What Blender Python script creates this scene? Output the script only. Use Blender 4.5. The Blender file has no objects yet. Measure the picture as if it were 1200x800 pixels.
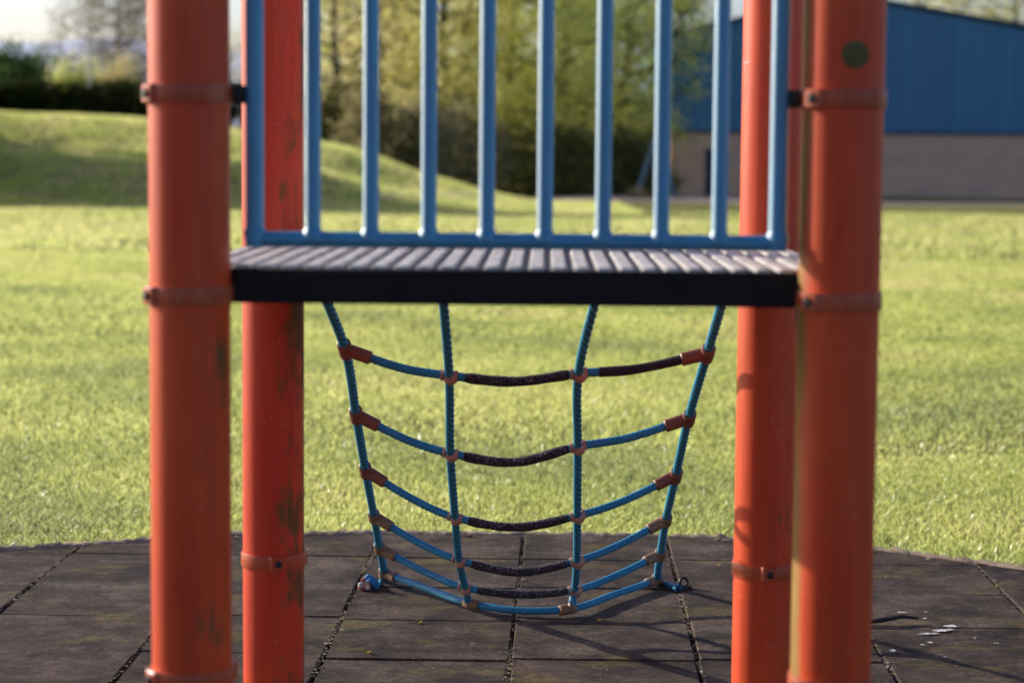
import bpy, math, random
import numpy as np
from mathutils import Vector, Matrix

random.seed(7)
RNG = np.random.default_rng(7)
R = math.radians
scene = bpy.context.scene
COL = scene.collection

# ------------------------------------------------------------------ camera
CAM_H = 1.25
PITCH, ROLL = R(5.2), R(0.48)
FPX = 2480.0                       # focal length in pixels of the 1200 px wide photograph
fw = Vector((0, math.cos(PITCH), -math.sin(PITCH)))
r0 = Vector((1, 0, 0))
u0 = Vector((0, math.sin(PITCH), math.cos(PITCH)))
cr = r0 * math.cos(ROLL) + u0 * math.sin(ROLL)
cu = u0 * math.cos(ROLL) - r0 * math.sin(ROLL)
CAM = Vector((0, 0, CAM_H))


def ray(px, py):
    return (fw * FPX + cr * (px - 600) - cu * (py - 400)).normalized()


def at_y(px, py, Y):
    d = ray(px, py)
    return CAM + d * (Y / d.y)


def on_z(px, py, z=0.0):
    d = ray(px, py)
    return CAM + d * ((z - CAM_H) / d.z)


def on_plane(px, py, p, n):
    d = ray(px, py)
    return CAM + d * ((p - CAM).dot(n) / d.dot(n))


camd = bpy.data.cameras.new("camera")
camo = bpy.data.objects.new("camera", camd)
COL.objects.link(camo)
camo.matrix_world = Matrix((
    (cr.x, cu.x, -fw.x, CAM.x), (cr.y, cu.y, -fw.y, CAM.y),
    (cr.z, cu.z, -fw.z, CAM.z), (0, 0, 0, 1)))
camd.sensor_width = 36
camd.lens = FPX / 1200 * 36
camd.clip_start = 0.05
camd.clip_end = 20000
camd.dof.use_dof = True
camd.dof.focus_distance = 5.35
camd.dof.aperture_fstop = 3.3
scene.camera = camo

# ------------------------------------------------------------------ light
SUN_EL = R(20.0)
SUN_AZ = math.atan2(-0.857, 0.515)          # clockwise from +Y
sdir = Vector((math.sin(SUN_AZ) * math.cos(SUN_EL), math.cos(SUN_AZ) * math.cos(SUN_EL), math.sin(SUN_EL)))
w = bpy.data.worlds.new("World")
scene.world = w
w.use_nodes = True
nt = w.node_tree
sky = nt.nodes.new("ShaderNodeTexSky")
sky.sky_type = 'NISHITA'
sky.sun_disc = False
sky.sun_elevation = SUN_EL
sky.sun_rotation = SUN_AZ
sky.air_density = 1.0
sky.dust_density = 2.4
sky.ozone_density = 0.6
bg = nt.nodes["Background"]
bg.inputs[1].default_value = 0.10
tint = nt.nodes.new("ShaderNodeMix"); tint.data_type = 'RGBA'; tint.blend_type = 'MULTIPLY'
tint.inputs[0].default_value = 1.0
hz_c = nt.nodes.new("ShaderNodeTexCoord"); hz_s = nt.nodes.new("ShaderNodeSeparateXYZ"); hz_r = nt.nodes.new("ShaderNodeValToRGB")
nt.links.new(hz_c.outputs['Generated'], hz_s.inputs[0]); nt.links.new(hz_s.outputs['Z'], hz_r.inputs[0])
e0, e1 = hz_r.color_ramp.elements                          # paler, bluer haze low over the horizon
e0.position, e0.color = 0.10, (1.0, 1.0, 1.0, 1)
e1.position, e1.color = 0.30, (0.55, 0.51, 0.54, 1)
hz_g = nt.nodes.new("ShaderNodeMix"); hz_g.data_type = 'RGBA'; hz_g.blend_type = 'MULTIPLY'; hz_g.inputs[0].default_value = 1.0
nt.links.new(hz_r.outputs[0], hz_g.inputs[6]); hz_g.inputs[7].default_value = (1.50, 1.68, 2.35, 1)
nt.links.new(hz_g.outputs[2], tint.inputs[7])
nt.links.new(sky.outputs[0], tint.inputs[6])
nt.links.new(tint.outputs[2], bg.inputs[0])
sl = bpy.data.lights.new("sun", 'SUN')
sl.energy = 5.0
sl.angle = R(0.55)
sl.color = (1.0, 0.95, 0.83)
so = bpy.data.objects.new("sun", sl)
COL.objects.link(so)
so.rotation_euler = sdir.to_track_quat('Z', 'Y').to_euler()
scene.view_settings.view_transform = 'Standard'
scene.view_settings.look = 'None'
scene.view_settings.exposure = 0
scene.view_settings.gamma = 1
scene.cycles.max_bounces = 8
scene.cycles.transparent_max_bounces = 8
scene.cycles.use_denoising = True
scene.cycles.denoising_prefilter = 'ACCURATE'
scene.cycles.adaptive_threshold = 0.004

# ------------------------------------------------------------------ tagging
def tag(o, label=None, cat=None, group=None, kind=None):
    if label: o['label'] = label
    if cat: o['category'] = cat
    if group: o['group'] = group
    if kind: o['kind'] = kind
    return o


def empty(name, loc=(0, 0, 0), rz=0.0):
    o = bpy.data.objects.new(name, None)
    COL.objects.link(o)
    o.location = loc
    o.rotation_euler = (0, 0, rz)
    o.empty_display_size = 0.1
    return o


# ------------------------------------------------------------------ mesh builder
class MB:
    def __init__(s):
        s.v, s.f, s.n = [], [], 0
        s.gr = []

    def add(s, V, F):
        s.v.append(np.asarray(V, float).reshape(-1, 3))
        s.f.extend([tuple(i + s.n for i in f) for f in F])
        s.n += len(s.v[-1])

    def box(s, c, size, bev=0.0, rz=0.0):
        c = np.array(c, float); h = np.array(size, float) / 2
        b = min(bev, 0.45 * min(size))
        if b <= 0:
            V = [(x, y, z) for x in (-1, 1) for y in (-1, 1) for z in (-1, 1)]
            V = np.array(V) * h
            F = [(0, 1, 3, 2), (4, 6, 7, 5), (0, 4, 5, 1), (2, 3, 7, 6), (0, 2, 6, 4), (1, 5, 7, 3)]
        else:
            V = []; idx = {}
            for sx in (-1, 1):
                for sy in (-1, 1):
                    for sz in (-1, 1):
                        for ax in range(3):
                            p = np.array([sx, sy, sz]) * (h - b)
                            p[ax] += (sx, sy, sz)[ax] * b
                            idx[(sx, sy, sz, ax)] = len(V); V.append(p)
            F = []
            for ax in range(3):
                o1, o2 = (ax + 1) % 3, (ax + 2) % 3
                for sg in (-1, 1):
                    q = []
                    for a, bb in ((-1, -1), (1, -1), (1, 1), (-1, 1)):
                        k = [0, 0, 0]; k[ax] = sg; k[o1] = a; k[o2] = bb
                        q.append(idx[(*k, ax)])
                    F.append(tuple(q if sg > 0 else q[::-1]))
            for ax in range(3):
                o1, o2 = (ax + 1) % 3, (ax + 2) % 3
                for a in (-1, 1):
                    for bb in (-1, 1):
                        def K(sg, fa):
                            k = [0, 0, 0]; k[ax] = sg; k[o1] = a; k[o2] = bb
                            return idx[(*k, fa)]
                        F.append((K(-1, o1), K(1, o1), K(1, o2), K(-1, o2)))
            for sx in (-1, 1):
                for sy in (-1, 1):
                    for sz in (-1, 1):
                        F.append(tuple(idx[(sx, sy, sz, a)] for a in range(3)))
            V = np.array(V)
        if rz:
            ca, sa = math.cos(rz), math.sin(rz)
            V = V @ np.array([[ca, sa, 0], [-sa, ca, 0], [0, 0, 1]])
        s.add(V + c, F)
        return s

    def tube(s, pts, rad, n=12, caps=True, lobes=0, amp=0.0, pitch=0.05):
        P = np.asarray([tuple(p) for p in pts], float)
        m = len(P)
        rad = np.broadcast_to(np.asarray(rad, float), (m,))
        T = np.gradient(P, axis=0)
        T /= np.linalg.norm(T, axis=1)[:, None] + 1e-12
        up = np.array([0, 0, 1.0]) if abs(T[0][2]) < 0.9 else np.array([1.0, 0, 0])
        N = np.cross(T[0], up); N /= np.linalg.norm(N)
        th = np.linspace(0, 2 * math.pi, n, endpoint=False)
        V = np.zeros((m, n, 3)); L = 0.0; G = np.zeros((m, n))
        for i in range(m):
            if i:
                L += np.linalg.norm(P[i] - P[i - 1])
                N = N - T[i] * N.dot(T[i]); N /= np.linalg.norm(N)
            B = np.cross(T[i], N)
            if lobes: G[i] = np.abs(np.cos(lobes * 0.5 * (th + 2 * math.pi * L / pitch)))
            rr = rad[i] * (1 + amp * (np.abs(np.cos(lobes * 0.5 * (th + 2 * math.pi * L / pitch))) - 0.6)) if lobes else rad[i]
            V[i] = P[i] + (np.cos(th) * rr)[:, None] * N + (np.sin(th) * rr)[:, None] * B
        F = []
        for i in range(m - 1):
            for j in range(n):
                k = (j + 1) % n
                F.append((i * n + j, i * n + k, (i + 1) * n + k, (i + 1) * n + j))
        if caps:
            F.append(tuple(range(n - 1, -1, -1)))
            F.append(tuple((m - 1) * n + j for j in range(n)))
        s.add(V.reshape(-1, 3), F)
        if lobes: s.gr.append(G.ravel())
        return s

    def lathe(s, prof, c=(0, 0, 0), n=48, axis=None):
        """prof: list of (r, z); closed at r=0 ends if given"""
        th = np.linspace(0, 2 * math.pi, n, endpoint=False)
        V = np.array([[(r * math.cos(t), r * math.sin(t), z) for t in th] for r, z in prof])
        F = []
        for i in range(len(prof) - 1):
            for j in range(n):
                k = (j + 1) % n
                F.append((i * n + j, i * n + k, (i + 1) * n + k, (i + 1) * n + j))
        F.append(tuple(range(n - 1, -1, -1)))
        F.append(tuple((len(prof) - 1) * n + j for j in range(n)))
        V = V.reshape(-1, 3)
        if axis is not None:
            q = Vector((0, 0, 1)).rotation_difference(Vector(axis))
            M = np.array(q.to_matrix())
            V = V @ M.T
        s.add(V + np.array(c, float), F)
        return s

    def ball(s, c, r, n=14, m=9, scale=(1, 1, 1)):
        V = []; F = []
        for i in range(m + 1):
            a = math.pi * i / m
            for j in range(n):
                t = 2 * math.pi * j / n
                V.append((r * math.sin(a) * math.cos(t) * scale[0] + c[0], r * math.sin(a) * math.sin(t) * scale[1] + c[1], r * math.cos(a) * scale[2] + c[2]))
        for i in range(m):
            for j in range(n):
                k = (j + 1) % n
                F.append((i * n + j, (i + 1) * n + j, (i + 1) * n + k, i * n + k))
        s.add(V, F)
        return s

    def build(s, name, mat, parent=None, smooth=True, angle=40):
        me = bpy.data.meshes.new(name)
        V = np.concatenate(s.v)
        me.from_pydata(V.tolist(), [], s.f)
        me.update()
        o = bpy.data.objects.new(name, me)
        COL.objects.link(o)
        if s.gr:
            a_ = me.attributes.new('strand', 'FLOAT', 'POINT')
            a_.data.foreach_set('value', np.concatenate(s.gr).astype(np.float32))
        if mat: me.materials.append(mat)
        if smooth:
            me.polygons.foreach_set('use_smooth', [True] * len(me.polygons))
            if angle < 180:
                try: me.set_sharp_from_angle(angle=R(angle))
                except Exception: pass
        if parent: o.parent = parent
        return o


def soup(name, V, k, mat, parent=None, rnd=None):
    """V: (n, k, 3) separate k-gons -> one mesh, built fast; rnd per face -> face attribute"""
    n = len(V)
    me = bpy.data.meshes.new(name)
    me.vertices.add(n * k)
    me.vertices.foreach_set('co', np.ascontiguousarray(V, dtype=np.float32).ravel())
    me.loops.add(n * k)
    me.loops.foreach_set('vertex_index', np.arange(n * k, dtype=np.int32))
    me.polygons.add(n)
    me.polygons.foreach_set('loop_start', np.arange(0, n * k, k, dtype=np.int32))
    try: me.polygons.foreach_set('loop_total', np.full(n, k, dtype=np.int32))
    except Exception: pass
    if rnd is not None:
        a = me.attributes.new('tint', 'FLOAT', 'FACE')
        a.data.foreach_set('value', np.asarray(rnd, dtype=np.float32))
    me.update(calc_edges=True)
    me.validate()
    o = bpy.data.objects.new(name, me)
    COL.objects.link(o)
    me.materials.append(mat)
    if parent: o.parent = parent
    return o


# ------------------------------------------------------------------ node helpers
class NT:
    def __init__(s, name):
        s.m = bpy.data.materials.new(name)
        s.m.use_nodes = True
        s.t = s.m.node_tree
        s.b = s.t.nodes["Principled BSDF"]
        s.out = s.t.nodes["Material Output"]

    def n(s, typ, **kw):
        nd = s.t.nodes.new(typ)
        for k, v in kw.items():
            setattr(nd, k, v)
        return nd

    def l(s, a, b):
        s.t.links.new(a, b)

    def coord(s, which='Object', scale=(1, 1, 1)):
        tc = s.n("ShaderNodeTexCoord")
        mp = s.n("ShaderNodeMapping")
        mp.inputs['Scale'].default_value = scale
        s.l(tc.outputs[which], mp.inputs[0])
        return mp.outputs[0]

    def noise(s, vec, scale, detail=4, rough=0.55):
        nd = s.n("ShaderNodeTexNoise")
        nd.inputs['Scale'].default_value = scale
        nd.inputs['Detail'].default_value = detail
        nd.inputs['Roughness'].default_value = rough
        s.l(vec, nd.inputs['Vector'])
        return nd.outputs['Fac']

    def ramp(s, fac, stops):
        nd = s.n("ShaderNodeValToRGB")
        el = nd.color_ramp.elements
        while len(el) < len(stops): el.new(0.5)
        for e, (p, c) in zip(el, stops):
            e.position = p
            e.color = (*c, 1) if not isinstance(c, (int, float)) else (c, c, c, 1)
        s.l(fac, nd.inputs[0])
        return nd.outputs[0]

    def mix(s, fac, a, b, mode='MIX'):
        nd = s.n("ShaderNodeMix", data_type='RGBA', blend_type=mode)
        for sock, v in ((nd.inputs[0], fac), (nd.inputs[6], a), (nd.inputs[7], b)):
            if hasattr(v, 'is_output'): s.l(v, sock)
            elif isinstance(v, (int, float)): sock.default_value = v
            else: sock.default_value = (*v, 1)
        return nd.outputs[2]

    def math(s, op, a, b=0.5, clamp=False):
        nd = s.n("ShaderNodeMath", operation=op, use_clamp=clamp)
        for sock, v in ((nd.inputs[0], a), (nd.inputs[1], b)):
            if hasattr(v, 'is_output'): s.l(v, sock)
            else: sock.default_value = v
        return nd.outputs[0]

    def bump(s, h, strength=0.3, dist=0.01):
        nd = s.n("ShaderNodeBump")
        nd.inputs['Strength'].default_value = strength
        nd.inputs['Distance'].default_value = dist
        s.l(h, nd.inputs['Height'])
        s.l(nd.outputs[0], s.b.inputs['Normal'])

    def set(s, **kw):
        for k, v in kw.items():
            sock = s.b.inputs[k.replace('_', ' ')]
            if hasattr(v, 'is_output'): s.l(v, sock)
            elif isinstance(v, tuple) and len(v) == 3: sock.default_value = (*v, 1)
            else: sock.default_value = v
        return s


def paint(name, col, col2, rough=0.38, algae=None, algae_dir=(1, 0, 0), amount=0.5, chips=0.0, coat=0.0, spec=0.5, aw=0.42, nw=2.1):
    m = NT(name)
    v = m.coord('Object')
    fade = m.noise(m.coord('Object', (1, 1, 0.25)), 9, 5, 0.6)
    c = m.mix(m.ramp(fade, [(0.35, 0.0), (0.7, 1.0)]), col, col2)
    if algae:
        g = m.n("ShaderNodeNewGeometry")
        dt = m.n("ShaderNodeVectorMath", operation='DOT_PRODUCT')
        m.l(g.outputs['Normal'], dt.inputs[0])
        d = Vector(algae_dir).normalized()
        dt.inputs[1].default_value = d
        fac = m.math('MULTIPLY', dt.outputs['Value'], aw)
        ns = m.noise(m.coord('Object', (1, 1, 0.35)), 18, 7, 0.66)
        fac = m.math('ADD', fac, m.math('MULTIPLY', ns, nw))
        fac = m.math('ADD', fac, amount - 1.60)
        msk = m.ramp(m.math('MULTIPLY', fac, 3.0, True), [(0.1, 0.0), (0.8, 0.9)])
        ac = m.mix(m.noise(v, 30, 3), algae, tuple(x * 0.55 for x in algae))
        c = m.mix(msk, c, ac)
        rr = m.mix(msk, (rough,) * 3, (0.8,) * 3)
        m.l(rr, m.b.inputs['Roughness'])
    else:
        m.set(Roughness=rough)
    gm = m.noise(m.coord('Object', (1, 1, .12)), 26, 6, .7)
    c = m.mix(m.ramp(gm, [(.42, 0.0), (.72, .45)]), c, tuple(x * .45 for x in col))
    if chips:
        ch = m.noise(v, 55, 6, 0.7)
        mk = m.ramp(ch, [(0.655, 0.0), (0.67, 0.8)])
        c = m.mix(m.math('MULTIPLY', mk, chips), c, (0.70, 0.42, 0.32))
    m.set(Base_Color=c, Coat_Weight=coat, Coat_Roughness=0.5, Specular_IOR_Level=spec)
    m.bump(m.noise(v, 160, 3), 0.06, 0.002)
    return m.m


def plain(name, col, rough=0.6, var=0.25, scale=20, metallic=0.0, bump=0.0, coord='Object'):
    m = NT(name)
    v = m.coord(coord)
    nz = m.noise(v, scale, 5, 0.6)
    c = m.mix(nz, tuple(x * (1 - var) for x in col), tuple(min(1, x * (1 + var)) for x in col))
    m.set(Base_Color=c, Roughness=rough, Metallic=metallic)
    if bump: m.bump(m.noise(v, scale * 6, 3), bump, 0.004)
    return m.m


def leafmat(name, c1, c2, c3, trans=0.45, gloss=0.0, cscale=0.5):
    """diffuse + translucent leaves, tint per leaf and per clump"""
    m = NT(name)
    a = m.n("ShaderNodeAttribute", attribute_name='tint')
    v = m.coord('Object')
    cl = m.noise(v, cscale, 2)
    f = m.math('ADD', m.math('MULTIPLY', a.outputs['Fac'], 0.55), m.math('MULTIPLY', cl, 0.5))
    c = m.ramp(f, [(0.22, c1), (0.5, c2), (0.82, c3)])
    d = m.n("ShaderNodeBsdfDiffuse"); t = m.n("ShaderNodeBsdfTranslucent")
    m.l(c, d.inputs[0]); 
    tc = m.mix(0.5, c, tuple(min(1, x * 1.6) for x in c3))
    m.l(tc, t.inputs[0])
    mx = m.n("ShaderNodeMixShader"); mx.inputs[0].default_value = trans
    m.l(d.outputs[0], mx.inputs[1]); m.l(t.outputs[0], mx.inputs[2])
    res = mx.outputs[0]
    if gloss:
        g = m.n("ShaderNodeBsdfGlossy"); g.inputs['Roughness'].default_value = 0.28
        g.inputs[0].default_value = (1, 1, 1, 1)
        m2 = m.n("ShaderNodeMixShader")
        sx = m.n("ShaderNodeSeparateXYZ"); m.l(v, sx.inputs[0])
        m.l(m.math('MULTIPLY', m.ramp(m.math('MULTIPLY', sx.outputs['Y'], .05), [(.35, 1.0), (.75, .12)]), gloss), m2.inputs[0])
        m.l(res, m2.inputs[1]); m.l(g.outputs[0], m2.inputs[2]); res = m2.outputs[0]
    m.l(res, m.out.inputs['Surface'])
    return m.m


# ------------------------------------------------------------------ terrain
CREST_X = np.array([-90, -45, -19.4, -13.9, -10, -7.26, -6.45, -3.84, -1.35, 0.6, 3])
CREST_Z = np.array([3.2, 3.0, 2.60, 2.25, 1.9, 1.45, 1.28, 0.33, -0.28, -0.70, -0.72])


def sstep(t):
    t = np.clip(t, 0, 1)
    return t * t * (3 - 2 * t)


def terrain(x, y):
    x = np.asarray(x, float); y = np.asarray(y, float)
    f = -0.035 - 0.0112 * np.clip(y - 10, 0, 105) - 0.004 * np.clip(y - 5, 0, 5)
    cz = np.interp(x, CREST_X, CREST_Z)
    y0 = 64 + 0.8 * np.sin(x * 0.21)
    t = (y - y0) / 17.0
    up = 0.55 * sstep(t * 1.9) + 0.45 * sstep((t - 0.55) * 2.2)
    down = 1 - 0.8 * sstep((y - 96) / 50)
    hgt = np.clip(cz + 0.75, 0, None) * up * down
    und = 0.05 * np.sin(x * 0.31 + 1.3) * np.sin(y * 0.17) * sstep((y - 14) / 20)
    und = und + 0.12 * np.sin(x * 0.6 + y * 0.35) * sstep((y - 64) / 8) * np.clip(cz + 0.75, 0, 1) * 0.8
    return f + hgt + und


gx = np.concatenate([-np.geomspace(60, 3000, 16)[::-1], np.linspace(-58, 58, 117), np.geomspace(60, 3000, 16)])
gy = np.concatenate([[-40, -15, -5, 0, 2, 4], np.linspace(5, 30, 40), np.linspace(31, 130, 110), np.geomspace(135, 4000, 22)])
GX, GY = np.meshgrid(gx, gy)
GZ = terrain(GX, GY)
V = np.stack([GX, GY, GZ], -1).reshape(-1, 3)
nx, ny = len(gx), len(gy)
F = [(j * nx + i, j * nx + i + 1, (j + 1) * nx + i + 1, (j + 1) * nx + i) for j in range(ny - 1) for i in range(nx - 1)]
m = NT('field_turf')
v = m.coord('Object')
big = m.noise(v, 0.22, 4)
mid = m.noise(m.coord('Object', (1, 0.45, 1)), 1.6, 5, 0.65)
fine = m.noise(v, 38, 4, 0.7)
c = m.ramp(mid, [(0.3, (0.12, 0.14, 0.03)), (0.5, (0.25, 0.25, 0.055)), (0.72, (0.42, 0.37, 0.12))])
c = m.mix(m.ramp(big, [(0.38, 0.0), (0.62, 0.55)]), c, (0.42, 0.38, 0.12))
c = m.mix(m.ramp(fine, [(0.3, 0.55), (0.65, 0.0)]), c, (0.10, 0.11, 0.03))
sx = m.n("ShaderNodeSeparateXYZ"); m.l(v, sx.inputs[0])
near = m.ramp(m.math('MULTIPLY', m.math('ADD', sx.outputs['Y'], 2.0), 0.1), [(0.80, 1.0), (0.86, 0.0)])
c = m.mix(near, c, (0.035, 0.028, 0.022))        # unseen ground darkened to cut the light it bounces onto the posts
m.set(Base_Color=c, Roughness=0.9, Specular_IOR_Level=0.15)
m.bump(fine, 0.6, 0.03)
mb = MB(); mb.add(V, F)
tag(mb.build('ground', m.m, angle=180), kind='structure')

# grass blades, a real mown sward; dense near the play area, coarser further out
edge_px = [(-500, 702), (-200, 660), (0, 642), (90, 639), (180, 632), (270, 626), (400, 624.5), (600, 626), (780, 628.5), (860, 631),
           (1025, 643), (1110, 654), (1200, 667), (1400, 705), (1700, 790)]
EDGE = [on_z(px, py) for px, py in edge_px]
EX = np.array([p.x for p in EDGE]); EY = np.array([p.y for p in EDGE])


def edge_y(x):
    return np.interp(x, EX, EY)


def blades(y0, y1, dens, hgt, wid, fan=0.42, pad=1.3):
    area_pts = []
    n_try = int(dens * (y1 - y0) * 2 * (fan * y1 + pad))
    x = RNG.uniform(-1, 1, n_try) * (fan * y1 + pad)
    y = RNG.uniform(y0, y1, n_try)
    k = (np.abs(x) < fan * y + pad) & (y > edge_y(x) + 0.012 + .02 * np.sin(x * 9 + 2 * np.sin(x * 23)) + .02 * np.sin(x * 37) - .03 * RNG.random(n_try) ** 3)
    if y0 >= 64: k &= (x < 4) & ((x < -3.2) | (y < 82))
    # patchiness
    pt = 0.5 + 0.25 * np.sin(x * 2.3 + 1.1 * np.sin(y * 1.7)) + 0.25 * np.sin(y * 3.1 + 1.7 * np.sin(x * 1.3))
    k &= RNG.random(n_try) < 0.45 + 0.55 * pt
    x, y, pt = x[k], y[k], pt[k]
    n = len(x)
    z = terrain(x, y)
    h = hgt * RNG.uniform(0.5, 1.25, n) * (0.75 + 0.5 * pt)
    wd = wid * RNG.uniform(0.6, 1.3, n)
    a = RNG.uniform(0, 2 * np.pi, n)
    lean = RNG.normal(0, 0.55, (n, 2)) * h[:, None]
    B = np.stack([x, y, z], -1)
    s_ = np.stack([np.cos(a) * wd / 2, np.sin(a) * wd / 2, np.zeros(n)], -1)
    top = B + np.stack([lean[:, 0], lean[:, 1], h], -1)
    mid_ = B + np.stack([lean[:, 0] * 0.35, lean[:, 1] * 0.35, h * 0.6], -1)
    tri = np.stack([B - s_, B + s_, mid_ + s_ * 0.8, top, mid_ - s_ * 0.8], 1)
    big_ = np.sin(x * 0.9 + 2 * np.sin(y * .37)) * np.sin(y * 0.62 + 1.3 * np.sin(x * .5 + 1)) + .5 * np.sin(x * 2.1 + y * .9)
    tint = np.clip(RNG.normal(0, 1, n) * (0.26 - .13 * sstep((y - 10) / 8)) + 0.36 + 0.5 * (0.5 - pt) - .22 * big_ + .40 * sstep((y - 7.5) / 24), 0, 1)
    return tri, tint


gr = [blades(64, 100, 240, 0.075, 0.05, fan=.36), blades(6.0, 9.0, 16000, 0.027, 0.0032), blades(9.0, 15.0, 5200, 0.030, 0.0050),
      blades(15, 30, 1700, 0.032, 0.008), blades(30, 64, 95, 0.06, 0.030)]
GM = leafmat('grass_blade', (0.11, 0.19, 0.012), (0.60, 0.70, 0.058), (1.0, 0.89, 0.33), trans=0.62, gloss=0.06, cscale=0.6)
tag(soup('grass', np.concatenate([g[0] for g in gr]), 5, GM, rnd=np.concatenate([g[1] for g in gr])), kind='stuff',
    label='short backlit yellow green grass of the playing field', cat='grass')

# ------------------------------------------------------------------ paving of rubber tiles
m = NT('rubber_tile')
v = m.coord('Object')
gr1 = m.noise(v, 260, 4, 0.75)
gr2 = m.noise(m.coord('Object', (1, 1.15, 1)), 4.2, 9, 0.72)
st = m.noise(m.coord('Object', (1, 1.3, 1)), 9, 9, 0.75)
c = m.ramp(gr2, [(0.38, (0.052, 0.037, 0.029)), (0.5, (0.125, 0.089, 0.066)), (0.62, (0.27, 0.195, 0.142))])
a = m.n("ShaderNodeAttribute", attribute_name='tint')
c = m.mix(a.outputs['Fac'], c, m.mix(1.0, c, (0.72, 0.68, 0.70), 'MULTIPLY'))
c = m.mix(m.ramp(st, [(0.53, 0.0), (0.68, 0.6)]), c, (0.33, 0.245, 0.17))
c = m.mix(m.ramp(gr1, [(0.35, 0.6), (0.6, 0.0)]), c, (0.012, 0.011, 0.011))
ms = m.noise(m.coord('Object', (1, 1.6, 1)), 3.1, 6, 0.7)
c = m.mix(m.ramp(ms, [(0.54, 0.0), (0.66, 0.6)]), c, (0.26, 0.19, 0.05))     # mossy film
m2_ = m.noise(v, 60, 5, 0.8)
c = m.mix(m.ramp(m2_, [(0.40, 0.55), (0.55, 0.0)]), c, (0.03, 0.022, 0.018))
sp = m.noise(v, 150, 2, 0.5)
c = m.mix(m.ramp(sp, [(0.69, 0.0), (0.72, 0.8)]), c, (0.33, 0.27, 0.21))
m.set(Base_Color=c, Roughness=0.88, Specular_IOR_Level=0.16)
m.bump(m.math('ADD', gr1, m.math('MULTIPLY', gr2, 0.6)), 0.55, 0.004)
TILE = m.m

TROT = R(-1.45)                                  # tiles lie turned a little to the right
TW, TD = 0.462, 0.425
tx = Vector((math.cos(TROT), math.sin(TROT))); ty = Vector((-math.sin(TROT), math.cos(TROT)))
o_ = on_z(605.5, 700)                            # a long seam passes here
o_s = on_z(690, 689)                             # a cross seam passes here
ORG = Vector((o_.x, o_.y))
offy = (Vector((o_s.x, o_s.y)) - ORG).dot(ty) % TD
poly_edge = [(p.x, p.y) for p in EDGE]


def clip(poly, a, b):
    """keep the side of line a->b on its right (below the edge)"""
    out = []
    def sd(p): return (b[0] - a[0]) * (p[1] - a[1]) - (b[1] - a[1]) * (p[0] - a[0])
    for i in range(len(poly)):
        p, q = poly[i], poly[(i + 1) % len(poly)]
        sp_, sq = sd(p), sd(q)
        if sp_ <= 0: out.append(p)
        if (sp_ < 0 < sq) or (sq < 0 < sp_):
            t = sp_ / (sp_ - sq)
            out.append((p[0] + (q[0] - p[0]) * t, p[1] + (q[1] - p[1]) * t))
    return out


mb = MB(); tints = []
rr = random.Random(3)
for i in range(-16, 17):
    for j in range(-26, 9):
        y_off = offy + rr.uniform(-.004, .004) + 0.018 * math.sin(i * 2.2)
        gx_, gy_ = 0.0045, 0.0022
        x0, x1 = i * TW + gx_ + rr.uniform(-.002, .003), (i + 1) * TW - gx_ + rr.uniform(-.003, .002)
        y0, y1 = y_off + j * TD + gy_, y_off + (j + 1) * TD - gy_
        cs = [(x0, y0), (x1, y0), (x1, y1), (x0, y1)]
        P = [tuple(ORG + tx * a_ + ty * b_) for a_, b_ in cs]
        for k in range(len(poly_edge) - 1):
            # every edge segment only clips tiles near its own span (the outline is convex)
            P = clip(P, poly_edge[k], poly_edge[k + 1])
            if len(P) < 3: break
        if len(P) < 3: continue
        cx = sum(p[0] for p in P) / len(P); cy = sum(p[1] for p in P) / len(P)
        dz = rr.uniform(-.0025, .0025); sx_, sy_ = rr.gauss(0, .004), rr.gauss(0, .005)
        n = len(P); V = []
        def zz(p): return dz + sx_ * (p[0] - cx) + sy_ * (p[1] - cy)
        for p in P:
            d = math.hypot(p[0] - cx, p[1] - cy) + 1e-6
            V.append((cx + (p[0] - cx) * (1 - .004 / d), cy + (p[1] - cy) * (1 - .004 / d), zz(p)))
        for p in P: V.append((p[0], p[1], zz(p) - .004))
        for p in P: V.append((p[0], p[1], -.028))
        Fs = [tuple(range(n))]
        for a0 in (0, n):
            for k in range(n):
                q = (k + 1) % n
                Fs.append((a0 + k, a0 + n + k, a0 + n + q, a0 + q))
        mb.add(V, Fs); tints += [rr.random()] * len(Fs)
pav = mb.build('paving', TILE, angle=20)
at_ = pav.data.attributes.new('tint', 'FLOAT', 'FACE')
at_.data.foreach_set('value', np.array(tints, dtype=np.float32))
tag(pav, kind='structure')

# soil bed below the tiles and the earthy lip where turf meets rubber
soil = plain('seam_soil', (0.075, 0.055, 0.038), 0.95, 0.5, 60, bump=0.5)
mb = MB()
xs = np.linspace(EX[0], EX[-1], 60)
V = [(x, -8.0, -.0245) for x in xs] + [(x, edge_y(x) + .01, -.0245) for x in xs]
n = len(xs)
mb.add(V, [(i, i + 1, n + i + 1, n + i) for i in range(n - 1)])
tag(mb.build('soil_bed', soil, angle=180), kind='structure')
lipm = plain('dry_earth', (0.40, 0.30, 0.20), 0.95, 0.45, 35, bump=0.8)
mb = MB()
xs = np.linspace(-3.2, 3.2, 420); prof = [(-.014, -.026), (-.010, -.002), (.012, .006), (.03, .004), (.05, -.03)]
V = []
for dy, dz in prof:
    jit = RNG.normal(0, .004, len(xs)); jz = RNG.normal(0, .0035, len(xs))
    wv = .008 * np.sin(xs * 13) + .006 * np.sin(xs * 31)
    V += [(x, edge_y(x) + dy + a_ + b_ * (dy > -.012), dz + c_) for x, a_, b_, c_ in zip(xs, jit * (dy > -.012), wv, jz)]
n = len(xs)
mb.add(V, [(k * n + i, k * n + i + 1, (k + 1) * n + i + 1, (k + 1) * n + i) for k in range(len(prof) - 1) for i in range(n - 1)])
tag(mb.build('earth_verge', lipm, angle=180), kind='structure')

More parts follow.
